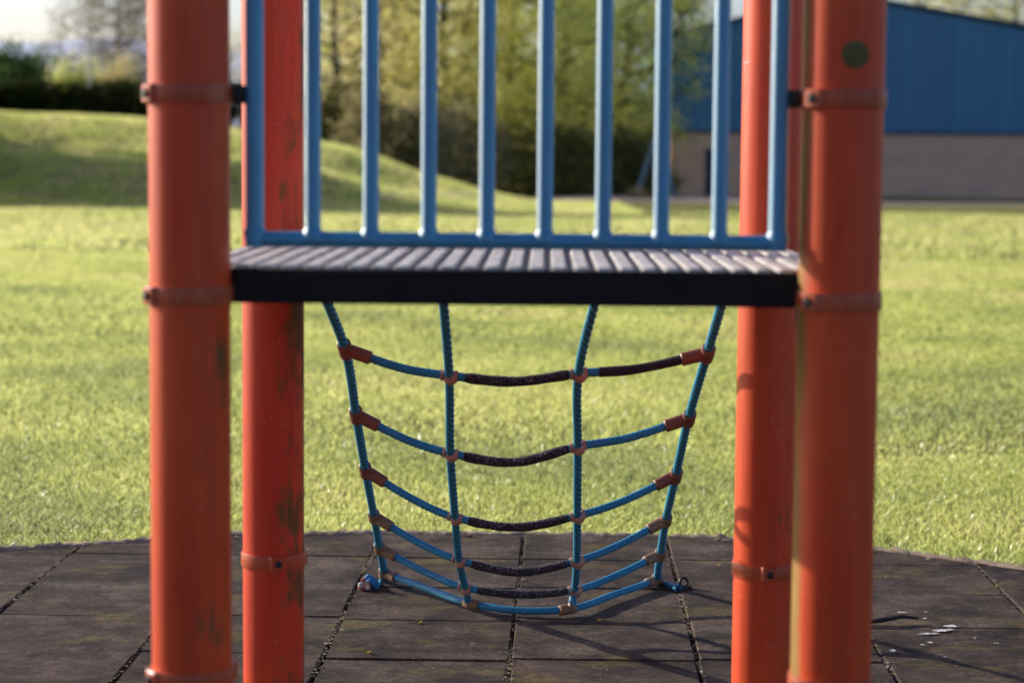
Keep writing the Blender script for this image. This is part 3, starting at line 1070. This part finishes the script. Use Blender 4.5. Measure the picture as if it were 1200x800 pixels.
def tree(name, label, x, y, H, Rc, mat, seed, nl=26, per=44, leaf=.13, zb=.22, trunk_r=None, bark=bark_d, spread=.5, cat='tree', group=None, squash=1.0, twigs=3):
    rng = np.random.default_rng(seed)
    z0 = float(terrain(x, y)) - .1
    root = empty(name, (x, y, z0))
    tag(root, label, cat, group)
    tr_ = trunk_r or H * .022
    mb = MB()
    hz = np.linspace(0, H * .93, 9)
    wob = np.cumsum(rng.normal(0, H * .008, (9, 2)), 0); wob[0] = 0
    T = np.column_stack([wob, hz])
    mb.tube(T, tr_ * (1 - .88 * (hz / hz[-1]) ** 1.1) * np.where(hz == 0, 1.4, 1), 9)
    C = []
    for i in range(nl):
        f = zb + (0.95 - zb) * ((i + rng.random()) / nl)
        b = np.array([np.interp(f * H, hz, T[:, 0]), np.interp(f * H, hz, T[:, 1]), f * H])
        a = i * 2.4 + rng.normal(0, .4)
        g = (f - zb) / (1 - zb)
        prof = math.sin(math.pi * min(1, .16 + .84 * g) ** .8) ** .6 if g < .98 else .3
        L = Rc * (0.45 + .65 * prof) * rng.uniform(.65, 1.15)
        rise = L * (.25 + .75 * g) * rng.uniform(.5, 1.0) * squash
        e = b + np.array([math.cos(a) * L, math.sin(a) * L, rise])
        mid = (b + e) / 2 + np.array([0, 0, -.08 * L]) + rng.normal(0, .05 * L, 3)
        rb = tr_ * .42 * (1 - .6 * f)
        mb.tube([b, mid, e], [rb, rb * .6, rb * .12], 5)
        for q in range(twigs + 2):
            s_ = rng.uniform(.35, 1)
            bb = mid + (e - mid) * (s_ * 2 - 1) if s_ > .5 else b + (mid - b) * s_ * 2
            ee = bb + rng.normal(0, 1, 3) * L * .24 + np.array([0, 0, L * .12])
            mb.tube([bb, (bb + ee) / 2 + rng.normal(0, .04 * L, 3), ee], [rb * .35, rb * .2, .006], 4, caps=False)
            C += [ee, (bb + ee) / 2] if q < twigs else [ee]
        C.append(e)
    mb.build('trunk', bark, root, angle=180)
    C = np.array(C)
    if per:
        V, t = leaves(C, spread * rng.uniform(.6, 1.3, len(C)), per, leaf, rng)
        k = V[:, :, 2].min(1) > .05
        soup('crown', V[k], 4, mat, root, t[k])
    return root


def bush(name, label, x, y, W, D_, H, mat, seed, n=160, per=50, leaf=.09, cat='shrub', group=None, z0=None):
    rng = np.random.default_rng(seed)
    z0 = float(terrain(x, y)) if z0 is None else z0
    if cat == 'bush' and y > 130: H *= .95
    root = empty(name, (x, y, z0 - .05))
    tag(root, label, cat, group)
    C = []
    while len(C) < n:
        p = rng.uniform(-1, 1, 3); p[2] = abs(p[2])
        q = np.linalg.norm(p)
        if q < 1 and q > .35 + .3 * rng.random(): C.append(p * (1 + .12 * math.sin(5 * p[0] + seed) + .1 * math.sin(7 * p[1] + 2 * seed)))
    C = np.array(C) * np.array([W / 2, D_ / 2, H])
    mb = MB()
    for i in range(9):
        e = C[rng.integers(len(C))]
        mb.tube([(e[0] * .15, e[1] * .15, 0), (e[0] * .5, e[1] * .5, e[2] * .6), e], [.05, .03, .008], 5)
    mb.build('stem', bark_d, root, angle=180)
    V, t = leaves(C, .05 * (W + H) / 2 + .12, per, leaf, rng)
    k = V[:, :, 2].min(1) > 0
    soup('foliage', V[k], 4, mat, root, t[k])
    return root


def X(px, Y): return at_y(px, 200, Y).x
def Z(px, py, Y): return at_y(px, py, Y).z


WG = 'trees of the wood behind the field'
wood = [  # px, Y, H, Rc, mat, label
    (392, 104, 12.0, 3.4, 'brown', 'sparse brownish tree at the left end of the wood, sky showing through'),
    (452, 109, 15.0, 3.6, 'olive', 'tall olive tree of the wood seen behind the third and fourth bars'),
    (520, 106, 15.5, 3.4, 'olive', 'brown olive tree of the wood with a dark trunk behind the fourth bar'),
    (590, 111, 16.0, 3.6, 'lime', 'bright yellow green tree in the middle of the wood'),
    (655, 107, 15.0, 3.3, 'lime', 'lime green tree of the wood with dark trunk left of the sixth bar'),
    (726, 112, 16.5, 3.8, 'lime', 'broad sunlit tree of the wood rising left of the blue building'),
    (790, 119, 15.0, 3.6, 'green', 'green tree peeping over the left roof slope of the blue building'),
]
for i, (px, Y, H, Rc, mt, lab) in enumerate(wood):
    tree('broadleaf_tree', lab, X(px, Y), Y, H, Rc, LM[mt], 20 + i, nl=30, per=(13 if mt == 'brown' else 27), leaf=.15, zb=.16, group=WG, spread=.5)
for i, (px, Y, H, Rc, mt, lab) in enumerate([
        (420, 122, 16, 4.4, 'green', 'shaded green tree deeper in the wood at its left side'),
        (560, 124, 17, 4.6, 'olive', 'olive tree deeper in the wood behind the middle bars'),
        (690, 125, 17, 4.6, 'green', 'dark green tree deeper in the wood right of its middle')]):
    tree('broadleaf_tree', lab, X(px, Y), Y, H, Rc, LM[mt], 40 + i, nl=34, per=24, leaf=.2, zb=.10, group=WG, spread=.75)
# undergrowth
bush('shrub', 'grey green rounded shrub at the foot of the wood behind the fourth bar', X(505, 96), 96, 4.2, 3.0, 3.4, LM['sage'], 3, 90, 40, .13)
bush('shrub', 'brownish sage shrub at the wood edge behind the mound end', X(440, 97), 97, 3.6, 3.0, 2.8, LM['sage'], 4, 80, 40, .13)
bush('shrub', 'taller sage shrub at the wood edge right of the fifth bar', X(556, 99), 99, 3.4, 3.0, 3.8, LM['sage'], 9, 80, 40, .13)
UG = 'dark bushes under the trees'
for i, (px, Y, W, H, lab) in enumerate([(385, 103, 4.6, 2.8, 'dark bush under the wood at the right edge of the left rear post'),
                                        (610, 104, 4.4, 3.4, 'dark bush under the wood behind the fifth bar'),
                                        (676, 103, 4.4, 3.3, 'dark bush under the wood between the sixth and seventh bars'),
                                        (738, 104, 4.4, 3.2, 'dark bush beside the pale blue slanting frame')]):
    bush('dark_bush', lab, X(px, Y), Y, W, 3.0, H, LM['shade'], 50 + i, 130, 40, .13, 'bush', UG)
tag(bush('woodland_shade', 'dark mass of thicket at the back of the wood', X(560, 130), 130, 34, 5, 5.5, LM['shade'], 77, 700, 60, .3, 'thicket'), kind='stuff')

# left background
Y = 92
hz0 = float(terrain(X(120, Y), Y))
rng = np.random.default_rng(5)
hroot = empty('hedge', (X(120, Y), Y, hz0 - .2))
tag(hroot, 'long dark clipped hedge on top of the grassy mound', 'hedge')
hx0, hx1 = X(-320, Y) - X(120, Y), X(300, Y) - X(120, Y)
htop = Z(60, 96, Y) - hz0
n = 2400
C = np.stack([rng.uniform(hx0, hx1, n), rng.uniform(-1.0, 1.0, n), rng.uniform(.05, 1, n) ** .8 * (htop + .1)], -1)
C[:, 2] += .10 * np.sin(C[:, 0] * 1.7)
V, t = leaves(C, .14, 26, .07, rng)
soup('foliage', V, 4, LM['hedge'], hroot, t)
mb = MB()
for xx in np.arange(hx0, hx1, 1.6):
    mb = MB(); mb.tube([(xx, 0, 0), (xx + .1, .05, htop * .5), (xx - .1, 0, htop * .95)], [.07, .05, .02], 6)
    mb.build('stem', bark_d, hroot, angle=180)
tree('round_tree', 'large round half bare tree standing against the sky left of the left front post', X(146, 168), 168, 14.6, 4.6, LM['twig'], 8, nl=60, per=17, leaf=.105, zb=.28, bark=bark_g, spread=.45, squash=.75, twigs=5)
tree('pale_tree', 'pale half bare tree between the left front and left rear posts', X(262, 150), 150, 9.0, 3.6, LM['brown'], 18, nl=30, per=10, leaf=.10, zb=.3, bark=bark_g, spread=.5)
bush('leafy_bush', 'yellow green bush beside the white pole beyond the hedge', X(92, 140), 140, 3.4, 3, Z(92, 66, 140) - float(terrain(X(92, 140), 140)), LM['lime'], 11, 260, 60, .15, 'bush')
bush('leafy_bush', 'tawny bush under the round half bare tree beyond the hedge', X(132, 144), 144, 5.0, 3, Z(130, 62, 144) - float(terrain(X(132, 144), 144)), LM['brown'], 12, 240, 60, .13, 'bush')
bush('leafy_bush', 'dark green bush at the left frame edge beyond the hedge', X(8, 138), 138, 5.6, 4, Z(10, 58, 138) - float(terrain(X(10, 138), 138)), LM['deep'], 13, 420, 70, .16, 'bush')
bush('leafy_bush', 'lower dark green bush left of the yellow green bush', X(50, 142), 142, 3.6, 3, Z(50, 72, 142) - float(terrain(X(50, 142), 142)), LM['deep'], 14, 260, 60, .15, 'bush')
# lamp column
x_, Y = X(107, 128), 128
zt_ = Z(107, 36, Y); zb_ = float(terrain(x_, Y))
LC = empty('lamp_column', (x_, Y, zb_))
tag(LC, 'slim white lamp column rising behind the hedge', 'lamp post')
white_m = plain('white_paint', (0.72, 0.72, 0.70), .5, .06, 5)
mb = MB(); mb.tube([(0, 0, 0), (0, 0, 1.2), (0, 0, 1.25), (0, 0, zt_ - zb_)], [.20, .20, .15, .10], 12); mb.build('column', white_m, LC)
mb = MB(); mb.box((0.18, 0, zt_ - zb_ + .05), (.6, .22, .12), .04); mb.build('lamp_head', white_m, LC)

# hills on the horizon
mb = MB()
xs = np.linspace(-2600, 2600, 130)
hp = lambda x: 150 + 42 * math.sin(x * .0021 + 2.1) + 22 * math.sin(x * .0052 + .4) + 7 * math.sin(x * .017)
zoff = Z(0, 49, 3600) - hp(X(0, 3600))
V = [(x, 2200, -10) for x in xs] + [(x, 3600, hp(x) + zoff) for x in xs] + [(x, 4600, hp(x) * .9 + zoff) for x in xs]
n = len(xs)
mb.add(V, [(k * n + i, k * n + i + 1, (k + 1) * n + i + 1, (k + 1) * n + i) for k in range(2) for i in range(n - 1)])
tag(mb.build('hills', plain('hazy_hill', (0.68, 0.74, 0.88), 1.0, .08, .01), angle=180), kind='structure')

# ------------------------------------------------------------------ building
BY = 114.0
def BX(px): return X(px, BY)
bl, br, ba = BX(786), BX(1218), BX(986)
bz0 = Z(1100, 235, BY); zc = Z(1000, 154.5, BY); ze = Z(786, 43.5, BY); za = Z(986, -4, BY)
bz0 = min(bz0, float(terrain((bl + br) / 2, BY)) - .05)
BLD = empty('sports_hall', ((bl + br) / 2, BY, bz0))
tag(BLD, 'large hall with blue metal cladding over a pinkish block wall and a low gable roof', 'building')
ox = (bl + br) / 2
L_ = bl - ox; R_ = br - ox; A_ = ba - ox
er = ze + 0.4  # right eave
clad = NT('blue_cladding')
v = clad.coord('Object')
pan = clad.n("ShaderNodeTexBrick"); pan.offset = 0
pan.inputs['Scale'].default_value = 1.0; pan.inputs['Brick Width'].default_value = 2.7; pan.inputs['Row Height'].default_value = 30
pan.inputs['Mortar Size'].default_value = .06
pan.inputs['Color1'].default_value = (0.062, 0.235, 0.43, 1); pan.inputs['Color2'].default_value = (0.072, 0.26, 0.465, 1); pan.inputs['Mortar'].default_value = (0.10, 0.32, 0.54, 1)
sw = clad.n("ShaderNodeMapping"); sw.inputs['Rotation'].default_value = (R(90), 0, 0)
clad.l(v, sw.inputs[0]); clad.l(sw.outputs[0], pan.inputs['Vector'])
c = clad.mix(clad.ramp(clad.noise(clad.coord('Object', (1, 1, .1)), .5, 4), [(.4, 0.0), (.7, .35)]), pan.outputs[0], (0.10, 0.29, 0.47))
clad.set(Base_Color=c, Roughness=.45)
blk = NT('pinkish_block')
v = blk.coord('Object')
br_t = blk.n("ShaderNodeTexBrick")
br_t.inputs['Scale'].default_value = 1.0; br_t.inputs['Brick Width'].default_value = .44; br_t.inputs['Row Height'].default_value = .22; br_t.inputs['Mortar Size'].default_value = .012
br_t.inputs['Color1'].default_value = (0.90, 0.55, 0.36, 1); br_t.inputs['Color2'].default_value = (0.97, 0.62, 0.42, 1); br_t.inputs['Mortar'].default_value = (0.82, 0.53, 0.37, 1)
sw = blk.n("ShaderNodeMapping"); sw.inputs['Rotation'].default_value = (R(90), 0, 0)
blk.l(v, sw.inputs[0]); blk.l(sw.outputs[0], br_t.inputs['Vector'])
c = blk.mix(blk.ramp(blk.noise(blk.coord('Object', (.4, 1, 1)), 1.2, 5, .6), [(.45, 0.0), (.75, .6)]), br_t.outputs[0], (0.58, 0.42, 0.33))
blk.set(Base_Color=c, Roughness=.9)
DEPTH = 26.0
hC, hE, hA, hR = zc - bz0, ze - bz0, za - bz0, er - bz0
# block wall with door opening
dx0, dx1 = BX(826) - ox, BX(851) - ox
dh = Z(835, 174, BY) - bz0
mb = MB()
mb.box(((L_ + dx0) / 2 + .06, .12, hC / 2), (dx0 - L_ - .12, .24, hC))
mb.box(((dx1 + R_) / 2 - .06, .12, hC / 2), (R_ - dx1 - .12, .24, hC))
mb.box(((dx0 + dx1) / 2, .12, (dh + hC) / 2), (dx1 - dx0, .24, hC - dh))
mb.box((L_ + .18, DEPTH / 2 + .25, hC / 2), (.24, DEPTH - .5, hC)); mb.box((R_ - .18, DEPTH / 2 + .25, hC / 2), (.24, DEPTH - .5, hC))
mb.box((ox * 0 + (L_ + R_) / 2, DEPTH, hC / 2), (R_ - L_ - .12, .24, hC))
mb.build('block_wall', blk.m, BLD, smooth=False)
# cladding: gable prism with corrugated front
mb = MB()
xs = []; pr_ = []
x = L_; k = 0
while x < R_ - .01:
    for dxx, dep in ((0, 0), (.20, 0), (.24, -.035), (.31, -.035), (.35, 0)):
        if x + dxx < R_: xs.append(x + dxx); pr_.append(dep)
    x += .35
xs.append(R_); pr_.append(0)
def rt(x): return hE + (hA - hE) * (x - L_) / (A_ - L_) if x < A_ else hA + (hR - hA) * (x - A_) / (R_ - A_)
V = [(x, d - .05, hC) for x, d in zip(xs, pr_)] + [(x, d - .05, rt(x)) for x, d in zip(xs, pr_)]
n = len(xs)
mb.add(V, [(i, i + 1, n + i + 1, n + i) for i in range(n - 1)])
mb.add([(L_, -.05, hC), (L_, DEPTH, hC), (L_, DEPTH, hE), (L_, -.05, hE), (R_, -.05, hC), (R_, DEPTH, hC), (R_, DEPTH, hR), (R_, -.05, hR), (A_, DEPTH, hA)],
       [(0, 1, 2, 3), (4, 7, 6, 5), (1, 5, 6, 8, 2), (0, 4, 5, 1)])
mb.build('cladding', clad.m, BLD, smooth=False)
mb = MB()
mb.add([(L_ - .2, -.3, hE + .04), (A_, -.3, hA + .06), (R_ + .2, -.3, hR + .04), (L_ - .2, DEPTH + .2, hE + .04), (A_, DEPTH + .2, hA + .06), (R_ + .2, DEPTH + .2, hR + .04),
        (L_ - .2, -.3, hE + .2), (A_, -.3, hA + .22), (R_ + .2, -.3, hR + .2), (L_ - .2, DEPTH + .2, hE + .2), (A_, DEPTH + .2, hA + .22), (R_ + .2, DEPTH + .2, hR + .2)],
       [(0, 1, 4, 3), (1, 2, 5, 4), (6, 9, 10, 7), (7, 10, 11, 8), (0, 6, 7, 1), (1, 7, 8, 2), (3, 4, 10, 9), (4, 5, 11, 10), (0, 3, 9, 6), (2, 8, 11, 5)])
mb.build('roof', plain('dark_roof', (0.022, 0.045, 0.075), .5, .2, 1), BLD, smooth=False)
mb = MB(); mb.box(((L_ + R_) / 2, -.10, hC - .06), (R_ - L_ + .1, .10, .14), .01)
mb.build('drip_flashing', plain('dark_trim', (0.02, 0.05, 0.09), .5, .2, 1), BLD)
mb = MB(); mb.box(((dx0 + dx1) / 2, .16, dh / 2), (dx1 - dx0, .08, dh), .01)
d_ = mb.build('door', plain('navy_door', (0.014, 0.022, 0.075), .45, .2, 2), BLD)
mb = MB(); mb.box((dx0 + .18, .10, dh * .48), (.05, .05, .2), .01); mb.build('handle', steel, d_)
mb = MB()
for x0_ in (dx0 + .04, dx1 - .04): mb.box((x0_, .08, dh / 2), (.08, .10, dh))
mb.build('door_frame', plain('dark_frame', (0.02, 0.03, 0.06), .5, .2, 2), BLD)

# pale blue slanting play frame beside the dark bushes
FY = 100
fx = X(756, FY); fz = float(terrain(fx, FY))
FRM = empty('slanting_frame', (fx, FY, fz))
tag(FRM, 'pale blue slanting play frame left of the hall, half hidden by a railing bar', 'play frame')
pbl = plain('pale_blue_paint', (0.25, 0.40, 0.48), .5, .15, 3); pur = plain('violet_paint', (0.085, 0.075, 0.22), .5, .15, 3)
hh = Z(760, 160, FY) - fz
mb = MB()
for dy in (-.5, .5): mb.tube([(X(745, FY) - fx, dy, 0), (X(768, FY) - fx, dy, hh)], .05, 8)
mb.build('leg', pbl, FRM)
mb = MB()
for dy in (-.5, .5): mb.tube([(X(792, FY) - fx, dy, 0), (X(768, FY) - fx, dy, hh)], .05, 8)
mb.build('leg', pbl, FRM)
mb = MB()
for i in range(1, 6):
    t = i / 6
    mb.tube([((X(745, FY) - fx) * (1 - t) + (X(768, FY) - fx) * t, -.5, hh * t), ((X(745, FY) - fx) * (1 - t) + (X(768, FY) - fx) * t, .5, hh * t)], .035, 8)
mb.build('rung', pbl, FRM)
mb = MB(); mb.box((X(772, FY) - fx, 0, hh * .55), (.5, .9, hh * .8), .05); mb.build('panel', pur, FRM)
bush('straw_tuft', 'pale straw coloured tuft at the foot of the pale blue frame', X(748, 96), 96, .8, .6, .42, leafmat('straw', (0.30, 0.24, 0.10), (0.42, 0.36, 0.17), (0.5, 0.45, 0.25), .3), 31, 40, 30, .05, 'grass tuft')

# trees behind the hall
HG = 'half bare trees behind the hall'
for i, (px, Y, H, lab) in enumerate([(1070, 156, 15.0, 'half bare tree over the hall roof just right of the right front post'),
                                     (1125, 160, 16.5, 'taller half bare tree over the right roof slope of the hall'),
                                     (1190, 154, 15.5, 'half bare yellowish tree over the hall roof at the right frame edge')]):
    tree('bare_tree', lab, X(px, Y), Y, H, 4.2, LM['olive'], 60 + i, nl=38, per=9, leaf=.12, zb=.3, bark=bark_g, group=HG, spread=.5, twigs=4)

# path in front of the hall
pth = plain('gravel_path', (0.60, 0.44, 0.36), .95, .25, 1.5)
mb = MB()
ln = [(440, 234.5, 228), (560, 231.5, 224.5), (700, 236, 227), (860, 238.5, 233), (1000, 240.5, 237.5), (1200, 242, 239.8), (1500, 247, 245)]
V = []
for px, ya, yb in ln:
    for yy in (ya, yb):
        # step along the ray until it meets the terrain
        d = ray(px, yy); lo, hi = 20, 200
        for _ in range(50):
            md = (lo + hi) / 2; P = CAM + d * md
            if P.z > float(terrain(P.x, P.y)): lo = md
            else: hi = md
        V.append((P.x, P.y, float(terrain(P.x, P.y)) + .03))
Vr = []
for i in range(len(ln) - 1):
    for s_ in range(12):
        t = s_ / 12
        for side in (0, 1):
            a_, b_ = Vector(V[2 * i + side]), Vector(V[2 * i + 2 + side])
            q = a_.lerp(b_, t); Vr.append((q.x, q.y, float(terrain(q.x, q.y)) + .035))
n = len(Vr) // 2
mb.add(Vr, [(2 * i, 2 * i + 2, 2 * i + 3, 2 * i + 1) for i in range(n - 1)])
tag(mb.build('path', pth, angle=180), kind='structure')

# trees standing left of the view that throw the long shadows over the mound
SG = 'tall trees left of the mound'
for i, (x_, y_, H) in enumerate([(-36, 82, 12), (-43, 87.5, 14), (-30, 78.5, 10), (-53, 92, 16), (-26, 75, 7.0)]):
    tree('broadleaf_tree', 'leafy green tree standing left of the grassy mound', x_, y_, H, 3.4, LM['green'], 80 + i, nl=24, per=40, leaf=.2, zb=.12, group=SG, spread=.7)
